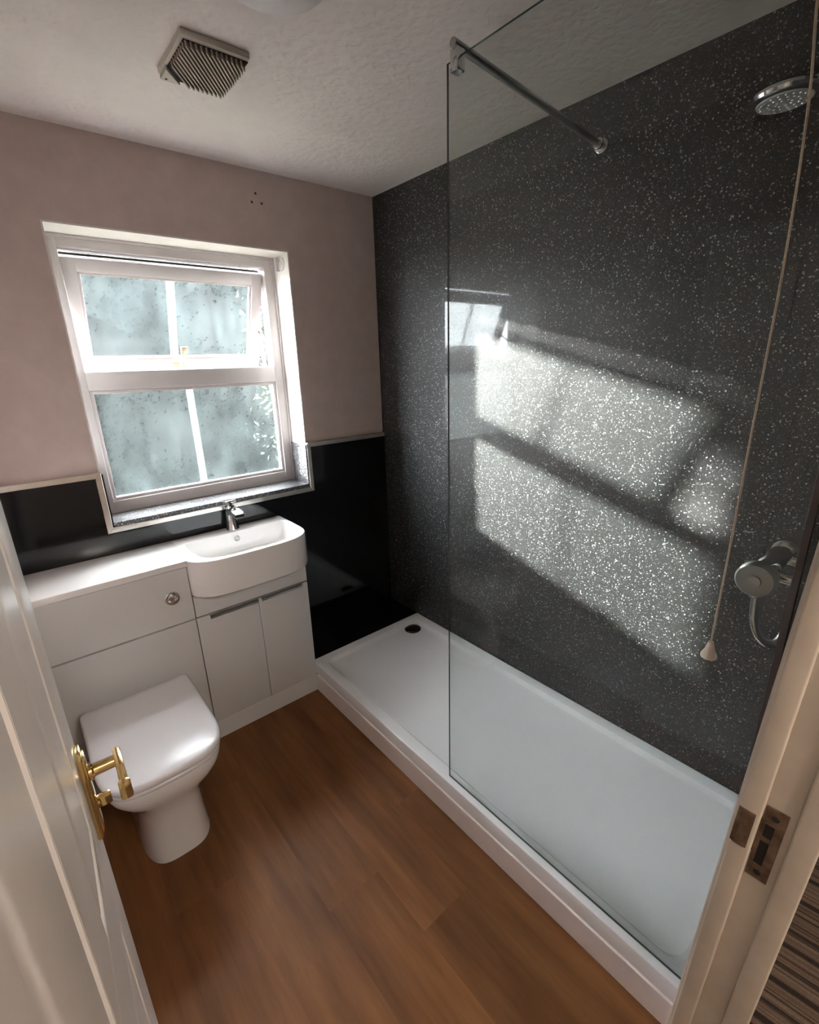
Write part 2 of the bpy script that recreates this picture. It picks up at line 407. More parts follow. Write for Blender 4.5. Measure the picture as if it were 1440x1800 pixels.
# window wall (pink) with opening
WX0, WX1, WZ0, WZ1 = -1.405, -0.500, 0.985, 2.088
wb = MB()
wb.box(XL-0.1, WX0-0.006, 0, 0.24, -0.15, H)
wb.box(WX1+0.006, 0.1, 0, 0.24, -0.15, H)
wb.box(WX0-0.006, WX1+0.006, 0, 0.24, WZ1+0.006, H)
wb.box(WX0-0.006, WX1+0.006, 0, 0.24, -0.15, WZ0)
wb = wb.build('wall_back', M['pink'], kind='structure', smooth=0)
tag(wb, 'dusky pink painted wall around the window', 'wall', 'structure')
rv = MB()
rv.box(WX0-0.006, WX0, 0.0, 0.24, WZ0, WZ1+0.006)
rv.box(WX1, WX1+0.006, 0.0, 0.24, WZ0, WZ1+0.006)
rv.box(WX0, WX1, -0.0005, 0.24, WZ1, WZ1+0.006)
rv.build('window_reveal', M['white_paint'], wb, smooth=0)
ZD = 1.2156
bp = MB()
bp.box(XL, WX0-0.010, -0.010, 0, 0.0, ZD-0.006)
bp.box(WX1+0.010, 0.0, -0.010, 0, 0.0, ZD-0.006)
bp.box(WX0-0.010, WX1+0.010, -0.010, 0, 0.0, WZ0-0.005)
bp.build('black_wall_panel', M['black'], wb, smooth=0)
MB().box(WX0+0.006, WX1-0.006, -0.008, 0.150, WZ0, WZ0+0.018).xform(Matrix.Translation((0,0,0))).build('sill_panel', M['sill'], wb, smooth=0)
MB().box(WX1-0.006, WX1, -0.008, 0.150, WZ0, ZD-0.008).build('reveal_panel', M['sill'], wb, smooth=0)
MB().box(WX0, WX0+0.006, -0.008, 0.150, WZ0, ZD-0.008).build('reveal_panel', M['black'], wb, smooth=0)
# metal edge trims (mitred strips)
tw, tt = 0.022, 0.014
def strip(pts): return MB().prism(pts, -tt, 0.0, 'y', bev=0.0015, seg=1).build('edge_trim', M['alu'], wb, smooth=0)
strip([(XL, ZD-tw), (WX0-tw, ZD-tw), (WX0-0.003, ZD), (XL, ZD)])
strip([(WX0-tw, ZD-tw-0.0008), (WX0-tw, WZ0-tw), (WX0, WZ0), (WX0, ZD)])
strip([(WX0-tw+0.0008, WZ0-tw), (WX1+tw-0.0008, WZ0-tw), (WX1, WZ0), (WX0, WZ0)])
strip([(WX1, WZ0), (WX1+tw, WZ0-tw), (WX1+tw, ZD-tw), (WX1, ZD)])
strip([(WX1+tw, ZD-tw), (-0.001, ZD-tw), (-0.001, ZD), (WX1+0.003, ZD)])
# three old screw plugs in the pink wall
for px_, pz_ in ((-0.623, 2.300), (-0.643, 2.265), (-0.599, 2.266)):
    MB().lathe([(0.0, -0.0015), (0.0045, -0.0015), (0.0055, 0.0005), (0.0, 0.0005)], (px_, 0, pz_), (0, 1, 0), 12).build('wall_plug', M['plug'], wb)

wr = MB().box(0.0, 0.12, YD-0.02, 0.30, -0.15, H).build('wall_right', M['sparkle'], kind='structure', smooth=0)
tag(wr, 'black sparkle shower wall behind the glass screen', 'wall', 'structure')
MB().box(-0.004, 0.0, -0.004, -0.010+0.010, ZD, H-0.002).build('corner_trim', M['cab_dark'], wr, smooth=0)
wl = MB().box(XL-0.12, XL, YD-0.03, 0.30, -0.15, H).build('wall_left', M['pink'], kind='structure', smooth=0)
tag(wl, 'pink painted side wall behind the open door', 'wall', 'structure')
DX0, DX1, DH = -1.70, -1.045, 2.04
wf = MB()
wr_ = MB(); wr_.box(DX1+0.02, 0.0, -2.13, YD-0.010, 0, H)
for v_ in wr_.bm.verts: v_.co.y -= 0.044*(v_.co.z-0.72) if v_.co.y > -2.12 else 0.012*(v_.co.z)
wf.box(XL, DX0-0.03, -2.13, YD, 0, H); wf._add(wr_.bm); wf.box(DX0-0.03, DX1+0.02, -2.13, YD, DH, H)
wf = wf.build('wall_front', M['pink'], kind='structure', smooth=0)
tag(wf, 'pink wall around the bathroom doorway', 'wall', 'structure')
MB().box(-0.70, -0.0005, YD, -2.068, 0.155, H).build('shower_end_panel', M['sparkle'], wf, smooth=0)
lg = MB().box(W_+0.002, -0.0005, -0.2595, -0.0105, 0.0, 0.1535).build('trim_1', M['black'], kind='structure', smooth=0)
tag(lg, 'low black boxed ledge between shower tray and window wall', 'ledge', 'structure')

# hall behind the camera
hc = MB()
hc.box(-2.9, 1.2, -3.7, -2.0901, -0.15, -0.004)
hc = hc.build('floor_hall', M['carpet'], kind='structure', smooth=0)
tag(hc, 'brown and beige striped hall carpet outside the doorway', 'carpet', 'structure')
for nm, a in (('wall_hall_left', (-3.0, -2.9, -3.8, -2.13)), ('wall_hall_right', (1.2, 1.3, -3.8, -2.13)), ('wall_hall_back', (-3.0, 1.3, -3.8, -3.7))):
    o = MB().box(*a, -0.15, H).build(nm, M['hall'], kind='structure', smooth=0); tag(o, 'cream hall wall, ' + {'wall_hall_left': 'left of', 'wall_hall_right': 'right of', 'wall_hall_back': 'behind'}[nm] + ' the viewer', 'wall', 'structure')
o = MB().box(-2.9, XL-0.12, -2.13, -2.09, -0.15, H).box(0.12, 1.2, -2.13, -2.09, -0.15, H).build('wall_hall_front', M['hall'], kind='structure', smooth=0); tag(o, 'hall side wall pieces beside the bathroom', 'wall', 'structure')
t = thing('hall_fill_fixture', 'added round fill lamp in the hall behind the viewer', 'lamp', (-1.25, -3.05, H))  # unseen fixture made up to go with the hall fill light
MB().lathe([(0.0, 0.0), (0.09, 0.0), (0.09, -0.02), (0.02, -0.022), (0.0, -0.022)], (-1.25, -3.05, H), n=24).build('fill_mount', M['pvc'], t)
MB().lathe([(0.17, -0.025), (0.20, -0.10), (0.195, -0.10), (0.165, -0.025)], (-1.25, -3.05, H), n=32).build('fill_shade', M['lit'], t)

# ------------------------------------------------------------------ door frame
LEAN = 0.044
def lean(mb):
    for v_ in mb.bm.verts: v_.co.y -= LEAN*(v_.co.z-0.72)
    return mb
df = thing('door_frame', 'cream gloss right door jamb with metal strike plate', 'door frame', (DX1-0.015, -2.13, 0), kind='structure')
def prof_z(pts, z0, z1, bev, name, mat, par): return MB().prism(pts, z0, z1, 'z', bev=bev, seg=3).build(name, mat, par)
lean(MB().box(-1.060, -1.025, -2.173, -2.093, 0, DH, bev=0.005, seg=3)).build('jamb_lining', M['jamb'], df)
lean(MB().box(-1.0655, -1.0598, -2.120, -2.0975, 0, DH, bev=0.0027, seg=3)).build('rebate_bead', M['jamb'], df)
lean(MB().box(-1.0650, -1.0598, -2.1745, -2.1500, 0, DH, bev=0.0026, seg=3)).build('door_stop', M['jamb'], df)
lean(MB().box(-1.050, -0.985, -2.170, -2.130, 0, DH+0.06, bev=0.004, seg=2)).build('architrave', M['jamb'], df)
lean(MB().box(-1.035, -0.985, -2.098, -2.0945, 0, DH+0.05, bev=0.001, seg=2)).build('architrave', M['jamb'], df)
MB().box(-1.725, -1.700, -2.182, -2.093, 0, DH, bev=0.004, seg=2).build('jamb_lining', M['jamb'], df)
MB().box(-1.725, -1.025, -2.182, -2.093, DH, DH+0.025, bev=0.004, seg=2).build('head_lining', M['jamb'], df)
# strike plate (keep) with two screw holes, latch slot and curved lip
sp = MB()
zc = 1.040
ya, yb = -2.1430, -2.1210
for a, b_, z0, z1 in ((ya, yb, zc-0.056, zc-0.034), (ya, yb, zc+0.030, zc+0.056), (ya, ya+0.009, zc-0.034, zc+0.030), (yb-0.004, yb, zc-0.034, zc+0.030)):
    sp.box(-1.0622, -1.0600, a, b_, z0, z1, bev=0.0005, seg=1)
sp.box(-1.0622, -1.0602, ya+0.009, yb-0.004, zc+0.004, zc+0.010)
spo = lean(sp).build('strike_plate', M['oldbrass'], df, label='tarnished metal strike plate with lip', smooth=0)
lip = [(yb-0.001, -1.0622), (yb+0.009, -1.0670), (yb+0.018, -1.0672), (yb+0.0235, -1.0650), (yb+0.0228, -1.0638), (yb+0.0175, -1.0659), (yb+0.009, -1.0657), (yb, -1.0604)]
lean(MB().prism([(b_, a) for a, b_ in lip], zc-0.018, zc+0.038, 'z', bev=0.0004, seg=1)).build('strike_lip', M['oldbrass'], spo)
lean(MB().box(-1.0606, -1.0598, ya+0.009, yb-0.004, zc-0.034, zc+0.030)).build('latch_slot', M['dark'], spo, smooth=0)
for dz in (-0.045, 0.043):
    lean(MB().lathe([(0.0, 0.0), (0.0042, 0.0), (0.0035, 0.0008), (0.0, 0.0008)], (-1.0622, (ya+yb)/2, zc+dz), (-1, 0, 0), 12)).build('screw', M['dark'], spo)

# ------------------------------------------------------------------ open door (left)
hx, hy = -1.690, -2.120
lx, ly = -1.669, -1.485
dl = math.hypot(lx-hx, ly-hy); ang = math.atan2(ly-hy, lx-hx)
DT = Matrix.Translation((hx, hy, 0)) @ Matrix.Rotation(ang, 4, 'Z')   # local: x along leaf, -y = visible hall-side face (y<0 -> +X world)
dr = thing('door_1', 'white panelled door standing open at the left, brass lever handle', 'door', (hx, hy, 0), kind='structure')
def dbuild(mb, name, mat, par, label=None): 
    mb.xform(DT); return mb.build(name, mat, par, label=label)
lf = MB()
TH = 0.035
st = 0.115
rails = [(0.006, 0.22), (0.90, 1.06), (1.50, 1.60), (1.88, 1.98)]
# visible face at local y = 0, thickness to +y
lf.box(0, st, 0, TH, 0.006, 1.98); lf.box(dl-st, dl, 0, TH, 0.006, 1.98, bev=0.003)
lf.box(dl/2-0.05, dl/2+0.05, 0.0002, TH-0.0002, 0.006, 1.98)
for a, b_ in rails: lf.box(st-0.002, dl-st+0.002, 0.0001, TH-0.0001, a, b_)
leaf = dbuild(lf, 'door_leaf', M['doorpaint'], dr)
for a, b_ in ((0.22, 0.90), (1.06, 1.50), (1.60, 1.88)):
    for xa, xb in ((st, dl/2-0.05), (dl/2+0.05, dl-st)):
        pn = MB()
        def ring(ins, d): return [(xa+ins, d, a+ins), (xb-ins, d, a+ins), (xb-ins, d, b_-ins), (xa+ins, d, b_-ins)]
        pn.loft([ring(-0.001, 0.016), ring(-0.001, 0.0002), ring(0.002, 0.0006), ring(0.005, 0.0040), ring(0.011, 0.0045), ring(0.018, 0.0012), ring(0.030, 0.0004)], cap0=False)
        pn.box(xa, xb, 0.016, 0.022, a, b_)
        dbuild(pn, 'door_panel', M['doorpaint'], leaf)
# lever handle furniture (local coordinates, outward = -y)
def lb(x0, x1, o0, o1, z0, z1, bev=0.0): return MB().box(x0, x1, -o1, -o0, z0, z1, bev=bev, seg=2)
hz = 1.078
bx0, bx1 = dl-0.066, dl-0.026
hp = MB().box(bx0, bx1, -0.0065, 0.0, hz-0.088, hz+0.045, bev=0.002).box(bx0+0.005, bx1-0.005, -0.0095, -0.004, hz-0.081, hz+0.038, bev=0.002)
hpo = dbuild(hp, 'handle_backplate', M['brass'], dr, 'polished brass backplate')
sxp = (bx0+bx1)/2
nk = MB().lathe([(0.0, 0.0), (0.0115, 0.0), (0.0115, 0.004), (0.0085, 0.006), (0.0080, 0.030), (0.0095, 0.036), (0.0, 0.036)], (sxp, -0.009, hz+0.010), (0, -1, 0), 20)
dbuild(nk, 'handle_neck', M['brass'], hpo)
lv = MB().box(sxp-0.060, sxp+0.014, -0.049, -0.039, hz-0.001, hz+0.021, bev=0.003, seg=2)
lv.box(sxp-0.068, sxp-0.056, -0.051, -0.037, hz-0.003, hz+0.023, bev=0.003)
dbuild(lv, 'handle_lever', M['brass'], hpo)
tn = MB().lathe([(0.0, 0.0), (0.009, 0.0), (0.008, 0.003), (0.0, 0.003)], (sxp, -0.009, hz-0.042), (0, -1, 0), 16).box(sxp-0.004, sxp+0.004, -0.026, -0.010, hz-0.051, hz-0.033, bev=0.002)
dbuild(tn, 'privacy_turn', M['brass'], hpo)
dbuild(MB().box(dl-0.0005, dl+0.0012, 0.006, 0.029, hz-0.05, hz+0.06).box(dl, dl+0.010, 0.011, 0.023, hz-0.002, hz+0.016, bev=0.002), 'latch', M['brass'], dr)

# ------------------------------------------------------------------ window
wn_ = thing('window_1', 'white plastic window, top sash tilted open, misted panes', 'window', (-0.95, 0.18, WZ0), kind='structure')
FY0, FY1 = 0.150, 0.220
ox0, ox1, oz0, oz1 = WX0, WX1, WZ0+0.010, WZ1
ix0, ix1 = -1.362, -0.553
tz0, tz1 = 1.520, 1.595      # transom
topz = 2.043; botz = 1.055
fr = MB()
fr.box(ox0, ix0, FY0, FY1, oz0, oz1, bev=0.004); fr.box(ix1, ox1, FY0, FY1, oz0, oz1, bev=0.004)
fr.box(ix0-0.003, ix1+0.003, FY0+0.0005, FY1, topz, oz1, bev=0.004); fr.box(ix0-0.003, ix1+0.003, FY0+0.0005, FY1, oz0, botz, bev=0.004)
fr.box(ix0-0.003, ix1+0.003, FY0+0.0005, FY1, tz0, tz1, bev=0.006)
fr = fr.build('window_frame', M['pvc'], wn_)
MB().box(ox1-0.012, ox1-0.0005, FY0-0.006, FY0+0.001, oz0, oz1, bev=0.002).box(ox0+0.0005, ox1-0.0125, FY0-0.006, FY0+0.001, oz1-0.012, oz1-0.0005, bev=0.002).build('frame_cover_strip', M['pvc'], fr)
# lower fixed light: glazing bead, misted pane, white bar
cd_ = MB()  # added brown outer faces that cut sunlit bounce onto the sash
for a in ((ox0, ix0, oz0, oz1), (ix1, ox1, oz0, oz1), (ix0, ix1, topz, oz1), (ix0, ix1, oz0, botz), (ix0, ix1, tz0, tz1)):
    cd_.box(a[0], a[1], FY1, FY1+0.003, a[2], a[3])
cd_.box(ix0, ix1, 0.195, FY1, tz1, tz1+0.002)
cd_.build('bounce_cladding', M['clad'], wn_, smooth=0)
MB().box(ix0, ix1, 0.2235, 0.236, 1.985, topz-0.0015, bev=0.002).build('sun_stop_strip', M['sun_stop'], wn_)  # added strip blocking sun over the sash top, dark like the shaded gap
bd = MB()
def beadframe(mb, x0, x1, z0, z1, w, y0, y1, bev=0.003):
    mb.box(x0, x0+w, y0, y1, z0, z1, bev=bev); mb.box(x1-w, x1, y0, y1, z0, z1, bev=bev)
    mb.box(x0+w-0.002, x1-w+0.002, y0, y1, z0, z0+w, bev=bev); mb.box(x0+w-0.002, x1-w+0.002, y0, y1, z1-w, z1, bev=bev)
beadframe(bd, ix0+0.0003, ix1-0.0003, botz+0.0003, tz0-0.0003, 0.014, 0.160, 0.186)
bd.build('glazing_bead', M['pvc'], wn_)
def pane(x0, x1, z0, z1, y0, y1, mist, name='glass_pane', par=None, mat=None):
    mb = MB(); mb.box(x0, x1, y0, y1, z0, z1)
    for f in mb.bm.faces:
        f.material_index = 0 if f.calc_center_median().y < (y0+y1)/2 - (y1-y0)*0.4 else 1
    if mat: mb.xform(mat)
    return mb.build(name, [mist, M['pane_clear']], par, smooth=0)
pane(ix0+0.010, ix1-0.010, botz+0.010, tz0-0.010, 0.184, 0.190, M['mist_low'], par=wn_)
MB().box(-0.983, -0.953, 0.177, 0.1838, botz+0.008, tz0-0.008, bev=0.002).build('glazing_bar', M['bar'], wn_)
# top hung sash, swung out about its upper edge
SL = 0.45; piv = Vector((0, 0.166, 2.013)); tilt = math.atan2(0.165, 0.42)
ST = Matrix.Translation(piv) @ Matrix.Rotation(tilt, 4, 'X')   # local z down-negative along sash, y = depth outward
sx0, sx1 = -1.360, -0.557
sm = MB(); rw = 0.050
def sb(x0, x1, y0, y1, z0, z1, bev=0.004): sm.box(x0, x1, y0, y1, z0, z1, bev=bev)
sb(sx0, sx0+rw, 0, 0.020, -SL, 0); sb(sx1-rw, sx1, 0, 0.020, -SL, 0)
sb(sx0+rw-0.003, sx1-rw+0.003, 0.0004, 0.0198, -rw, -0.0004); sb(sx0+rw-0.003, sx1-rw+0.003, 0.0004, 0.0198, -SL+0.0004, -SL+rw)
sm.xform(ST); sash = sm.build('opening_sash', M['pvc'], wn_)
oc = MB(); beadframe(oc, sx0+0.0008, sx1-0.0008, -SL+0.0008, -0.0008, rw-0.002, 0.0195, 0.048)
oc.xform(ST); oc.build('bounce_cladding', M['clad'], sash)
bm_ = MB(); beadframe(bm_, sx0+rw-0.001, sx1-rw+0.001, -SL+rw-0.001, -rw+0.001, 0.012, 0.006, 0.0225)
bm_.xform(ST); bm_.build('sash_bead', M['pvc'], sash)
pane(sx0+rw+0.006, sx1-rw-0.006, -SL+rw+0.006, -rw-0.006, 0.024, 0.030, M['mist_top'], par=sash, mat=ST)
g = MB(); g.box(-0.985, -0.951, 0.017, 0.0238, -SL+rw+0.004, -rw-0.004, bev=0.003); g.xform(ST); g.build('glazing_bar', M['bar'], sash)
hd = MB()
hd.box(-0.985, -0.930, -0.012, 0.0, -SL+0.010, -SL+0.030, bev=0.003)
hd.tube(spline([(-0.958, -0.010, -SL+0.020), (-0.957, -0.026, -SL+0.030), (-0.950, -0.030, -SL+0.060), (-0.935, -0.028, -SL+0.105)], 4), 0.007, 10, None)
hd.box(-0.953, -0.922, -0.034, -0.022, -SL+0.085, -SL+0.118, bev=0.004)
hd.xform(ST); hd.build('sash_handle', M['handle_cream'], sash, label='cream and brass sash handle')
for sx_ in (sx0+0.004, sx1-0.004):
    MB().tube([(sx_, 0.190, 1.704), (sx_, 0.285, 1.782)], 0.007, 8).build('stay_arm', M['satin'], wn_)
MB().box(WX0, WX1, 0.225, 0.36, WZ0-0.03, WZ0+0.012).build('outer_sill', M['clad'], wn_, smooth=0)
for xx in (-1.25, -1.10, -0.95, -0.80, -0.66):
    MB().lathe([(0.0, 0.0), (0.006, 0.0), (0.005, 0.003), (0.0, 0.003)], (xx, 0.170, topz), (0, 0, -1), 10).build('drain_cap', M['pvc'], wn_)

# roller blind bracket left on the right reveal
bk = MB().lathe([(0.0, 0.0), (0.030, 0.0), (0.030, 0.004), (0.026, 0.006), (0.010, 0.006), (0.0, 0.006)], (-0.5, 0.068, 2.050), (-1, 0, 0), 24)
bk.box(-0.520, -0.500, 0.088, 0.102, 2.022, 2.078, bev=0.002)
for dy, dz in ((-0.014, 0.0), (0.008, 0.013), (0.008, -0.013)):
    bk.lathe([(0.0, 0.0), (0.005, 0.0), (0.004, 0.002), (0.0, 0.002)], (-0.506, 0.068+dy, 2.05+dz), (-1, 0, 0), 10)
o = bk.build('blind_bracket', M['pvc']); tag(o, 'white plastic roller blind bracket in the window corner', 'bracket')

# ------------------------------------------------------------------ vanity run
VX0, VX1 = -1.2226, W_-0.0005
CX0 = XL + 0.002
FYc = -0.296
GZ = 0.6146
vu = thing('vanity_unit', 'white two door vanity cabinet under the basin', 'cabinet', ((VX0+VX1)/2, -0.15, 0))
MB().box(VX0+0.0008, VX1, -0.278, -0.011, 0.0, 0.700).build('cabinet_body', M['cab'], vu, smooth=0)
MB().box(VX0+0.0016, VX1, FYc, -0.279, GZ+0.0035, 0.713, bev=0.001, seg=1).build('top_rail_panel', M['cab'], vu, smooth=0)
MB().box(VX0+0.0016, VX1, FYc+0.0004, -0.279, 0.0, 0.0890, bev=0.0004, seg=1).build('plinth', M['cab'], vu, smooth=0)
for x0, x1, hx0, hx1 in ((VX0+0.0016, -0.9572, -1.170, -0.962), (-0.9552, VX1, -0.943, -0.743)):
    d_ = MB().box(x0, x1, FYc, -0.279, 0.0893, GZ-0.004, bev=0.0006, seg=2).build('cabinet_door', M['cab'], vu)
    MB().box(hx0, hx1, FYc-0.013, FYc-0.001, GZ-0.0075, GZ-0.0035, bev=0.0008, seg=1).box(hx0, hx1, FYc-0.013, FYc-0.0105, GZ-0.018, GZ-0.004, bev=0.0008, seg=1).build('edge_pull', M['satin'], d_, smooth=0)
MB().box(VX0+0.0016, VX1-0.001, FYc+0.012, -0.2785, GZ-0.004, GZ+0.0035).build('shadow_gap', M['cab_dark'], vu, smooth=0)

tc = thing('toilet_cabinet', 'white back to wall toilet cabinet with round flush button', 'cabinet', ((CX0+VX0)/2, -0.15, 0))
MB().box(CX0, VX0-0.0008, -0.278, -0.011, 0.0, 0.848).build('cabinet_body', M['cab_dark'], tc, smooth=0)
MB().box(CX0, VX0-0.0024, FYc, -0.279, GZ+0.003, 0.8465, bev=0.001, seg=1).build('upper_panel', M['cab'], tc, smooth=0)
MB().box(CX0, VX0-0.0024, FYc, -0.279, 0.0, GZ-0.003, bev=0.001, seg=1).build('lower_panel', M['cab'], tc, smooth=0)
fb = MB().lathe([(0.0, 0.0), (0.028, 0.0), (0.028, 0.004), (0.025, 0.007), (0.021, 0.007), (0.020, 0.004), (0.0, 0.004)], (-1.295, FYc, 0.734), (0, -1, 0), 32).build('flush_button', M['chrome'], tc)
def halfdisc(r, a0, a1, cut):
    return [(r*math.cos(a0+(a1-a0)*i/14), r*math.sin(a0+(a1-a0)*i/14)) for i in range(15)]
for a0, a1 in ((R_(35), R_(235)), (R_(245), R_(385))):
    MB().prism([(-1.295+u, 0.734+w_) for u, w_ in halfdisc(0.0185, a0, a1, 0)], FYc-0.0085, FYc-0.003, 'y', bev=0.001, seg=2).build('push_segment', M['chrome'], fb)

# worktop with moulded basin
bw = thing('basin_worktop', 'white resin worktop with moulded rectangular basin', 'basin', ((CX0+W_)/2, -0.15, 0.85))
MB().box(CX0, -1.200, -0.300, -0.0105, 0.8485, 0.8741, bev=0.0025, seg=3).build('worktop', M['resin'], bw)
outer = [(-1.2226, -0.0105), (-1.2226, -0.296), (-1.218, -0.312), (-1.208, -0.328), (-1.192, -0.347), (-1.165, -0.366), (-1.13, -0.377), (-1.09, -0.383), (-1.04, -0.386), (-0.97, -0.387), (-0.89, -0.386), (-0.83, -0.383), (-0.79, -0.376), (-0.755, -0.362), (-0.728, -0.342), (-0.708, -0.316), (-0.697, -0.285), (-0.692, -0.24), (-0.690, -0.15), (-0.690, -0.0105)]
inner = [(-1.168, -0.098), (-1.176, -0.15), (-1.176, -0.215), (-1.172, -0.262), (-1.160, -0.305), (-1.135, -0.337), (-1.10, -0.353), (-1.04, -0.360), (-0.95, -0.362), (-0.87, -0.361), (-0.81, -0.356), (-0.775, -0.345), (-0.745, -0.325), (-0.724, -0.295), (-0.714, -0.255), (-0.711, -0.19), (-0.712, -0.115), (-0.722, -0.098), (-0.95, -0.096)]
CB = Vector((-0.945, -0.205))
def polar(poly, n, offs=0.0):
    out = []
    for k in range(n):
        a = 2*math.pi*k/n; d = Vector((math.cos(a), math.sin(a))); best = None
        for i in range(len(poly)):
            A = Vector(poly[i]); B = Vector(poly[(i+1) % len(poly)]); e = B-A; den = d.x*(-e.y)+e.x*d.y
            if abs(den) < 1e-12: continue
            q = A-CB; tt_ = (q.x*(-e.y)+e.x*q.y)/den; u = (d.x*q.y-d.y*q.x)/den
            if tt_ > 0 and -1e-6 <= u <= 1+1e-6: best = tt_ if best is None else max(best, tt_)
        out.append(CB + d*(best-offs))
    return out
NB = 144
def lift(r, z): return [(p_.x, p_.y, z) for p_ in r]
po, pi_ = polar(outer, NB), polar(inner, NB)
def scl(r, f): return [CB + (q-CB)*f for q in r]
bs = MB().loft([lift(polar(outer, NB, 0.012), 0.7135), lift(polar(outer, NB, 0.002), 0.720), lift(po, 0.730), lift(po, 0.868), lift(polar(outer, NB, 0.0015), 0.8725), lift(polar(outer, NB, 0.005), 0.874),
               lift(polar(inner, NB, -0.004), 0.874), lift(polar(inner, NB, -0.0005), 0.8725), lift(pi_, 0.868), lift(scl(pi_, 0.965), 0.825), lift(scl(pi_, 0.92), 0.797), lift(scl(pi_, 0.84), 0.785), lift(scl(pi_, 0.3), 0.781)])
bso = bs.build('basin', M['resin'], bw, smooth=40)
MB().lathe([(0.0085, -0.001), (0.0135, -0.001), (0.0135, 0.002), (0.011, 0.004), (0.0085, 0.003), (0.0085, -0.001)], (-0.947, -0.1045, 0.842), (0, -1, 0.25), 24).build('overflow_ring', M['chrome'], bso)
MB().lathe([(0.0, 0.0), (0.0088, 0.0), (0.0088, 0.0012), (0.0, 0.0012)], (-0.947, -0.1042, 0.842), (0, -1, 0.25), 16).build('overflow_hole', M['satin'], bso)
MB().lathe([(0.0, 0.0), (0.026, 0.0), (0.024, 0.005), (0.0, 0.007)], (-0.945, -0.205, 0.7812), n=24).build('basin_waste', M['chrome'], bso)

# basin tap
TS = Matrix.Translation((-0.941, -0.052, 0.874)) @ Matrix.Scale(1.14, 4) @ Matrix.Translation((0.941, 0.052, -0.874))
tp = thing('basin_tap', 'chrome single lever basin mixer tap', 'tap', (-0.941, -0.052, 0.874))
MB().lathe([(0.0, 0.0), (0.026, 0.0), (0.026, 0.004), (0.0225, 0.010), (0.019, 0.045), (0.018, 0.085), (0.019, 0.098), (0.0, 0.100)], (-0.941, -0.052, 0.874), (0, 0.05, 1), 32).xform(TS).build('tap_body', M['chrome'], tp)
spt = MB()
def rect(cx, cy_, cz, w_, h_, d): 
    return [(cx-w_/2, cy_, cz-h_/2), (cx+w_/2, cy_, cz-h_/2), (cx+w_/2, cy_+d, cz+h_/2), (cx-w_/2, cy_+d, cz+h_/2)]
spt.loft([rect(-0.941, -0.050, 0.952, 0.034, 0.034, 0), rect(-0.941, -0.090, 0.958, 0.034, 0.026, 0), rect(-0.941, -0.140, 0.956, 0.036, 0.016, 0), rect(-0.941, -0.152, 0.953, 0.035, 0.012, 0)])
spt.xform(TS); spt.build('tap_spout', M['chrome'], tp, smooth=50)
lvp = MB().box(-0.963, -0.919, -0.075, 0.010, 0.985, 0.995, bev=0.003).box(-0.950, -0.932, -0.060, -0.040, 0.968, 0.988, bev=0.002)
lvp.xform(Matrix.Translation((-0.941, -0.04, 0.985)) @ Matrix.Rotation(R_(-9), 4, 'X') @ Matrix.Translation((0.941, 0.04, -0.985)))
lvp.xform(TS); lvp.build('tap_lever', M['chrome'], tp)

# ------------------------------------------------------------------ toilet
TX = -1.4915
to = thing('toilet', 'white back to wall toilet with closed soft square lid', 'toilet', (TX, -0.55, 0))
def dshape(hw, yb, yf, rc=0, bow=0, n=3.4, rb=0.02, m=48):
    """plan outline: straight back at yb with small corners, squarish rounded front at yf"""
    ln = min(0.20, (yb-yf)*0.6); yc = yf+ln; pts = []
    for i in range(7):
        a = math.pi/2*i/6; pts.append((TX-hw+rb-rb*math.sin(a), yb-rb+rb*math.cos(a)))
    for i in range(1, 6): pts.append((TX-hw, yb-rb+(yc-yb+rb)*i/6))
    for i in range(m+1):
        a = math.pi*i/m; c_, s_ = math.cos(a), math.sin(a)
        pts.append((TX-hw*math.copysign(abs(c_)**(2/n), c_), yc-ln*abs(s_)**(2/n)))
    for i in range(1, 6): pts.append((TX+hw, yc+(yb-rb-yc)*i/6))
    for i in range(7):
        a = math.pi/2*i/6; pts.append((TX+hw-rb+rb*math.cos(a), yb-rb+rb*math.sin(a)))
    return pts
def L3(pts, z): return [(a, b_, z) for a, b_ in pts]
pan = MB().loft([L3(dshape(0.110, -0.298, -0.752, 0.085, 0.03), 0.0), L3(dshape(0.108, -0.298, -0.750, 0.085, 0.03), 0.02), L3(dshape(0.102, -0.298, -0.752, 0.085, 0.03), 0.12),
    L3(dshape(0.101, -0.298, -0.762, 0.085, 0.03), 0.20), L3(dshape(0.106, -0.298, -0.778, 0.088, 0.03), 0.245), L3(dshape(0.128, -0.298, -0.800, 0.10, 0.03), 0.285),
    L3(dshape(0.155, -0.298, -0.820, 0.115, 0.03), 0.315), L3(dshape(0.172, -0.298, -0.832, 0.12, 0.03), 0.345), L3(dshape(0.178, -0.298, -0.836, 0.12, 0.03), 0.370), L3(dshape(0.178, -0.298, -0.836, 0.12, 0.03), 0.383),
    L3(dshape(0.172, -0.305, -0.830, 0.115, 0.03), 0.386)])
pano = pan.build('pan', M['ceramic'], to, smooth=60)
def slab(hw, yb, yf, rc, z0, z1, e, top=0.0):
    return MB().loft([L3(dshape(hw-e, yb+0, yf+e, rc, 0.03), z0), L3(dshape(hw, yb, yf, rc, 0.03), z0+e), L3(dshape(hw, yb, yf, rc, 0.03), z1-e*2), L3(dshape(hw-e*0.6, yb-e*0.3, yf+e*0.6, rc, 0.03), z1-e*0.6), L3(dshape(hw-e*2, yb-e, yf+e*2, rc-e, 0.03), z1), L3(dshape(hw-0.05, yb-0.04, yf+0.06, rc-0.045, 0.03), z1+top)])
slab(0.181, -0.352, -0.840, 0.12, 0.3875, 0.4025, 0.003).build('seat_ring', M['seat'], to, smooth=60)
slab(0.184, -0.352, -0.844, 0.122, 0.4040, 0.430, 0.005, 0.003).build('lid', M['seat'], to, smooth=60)
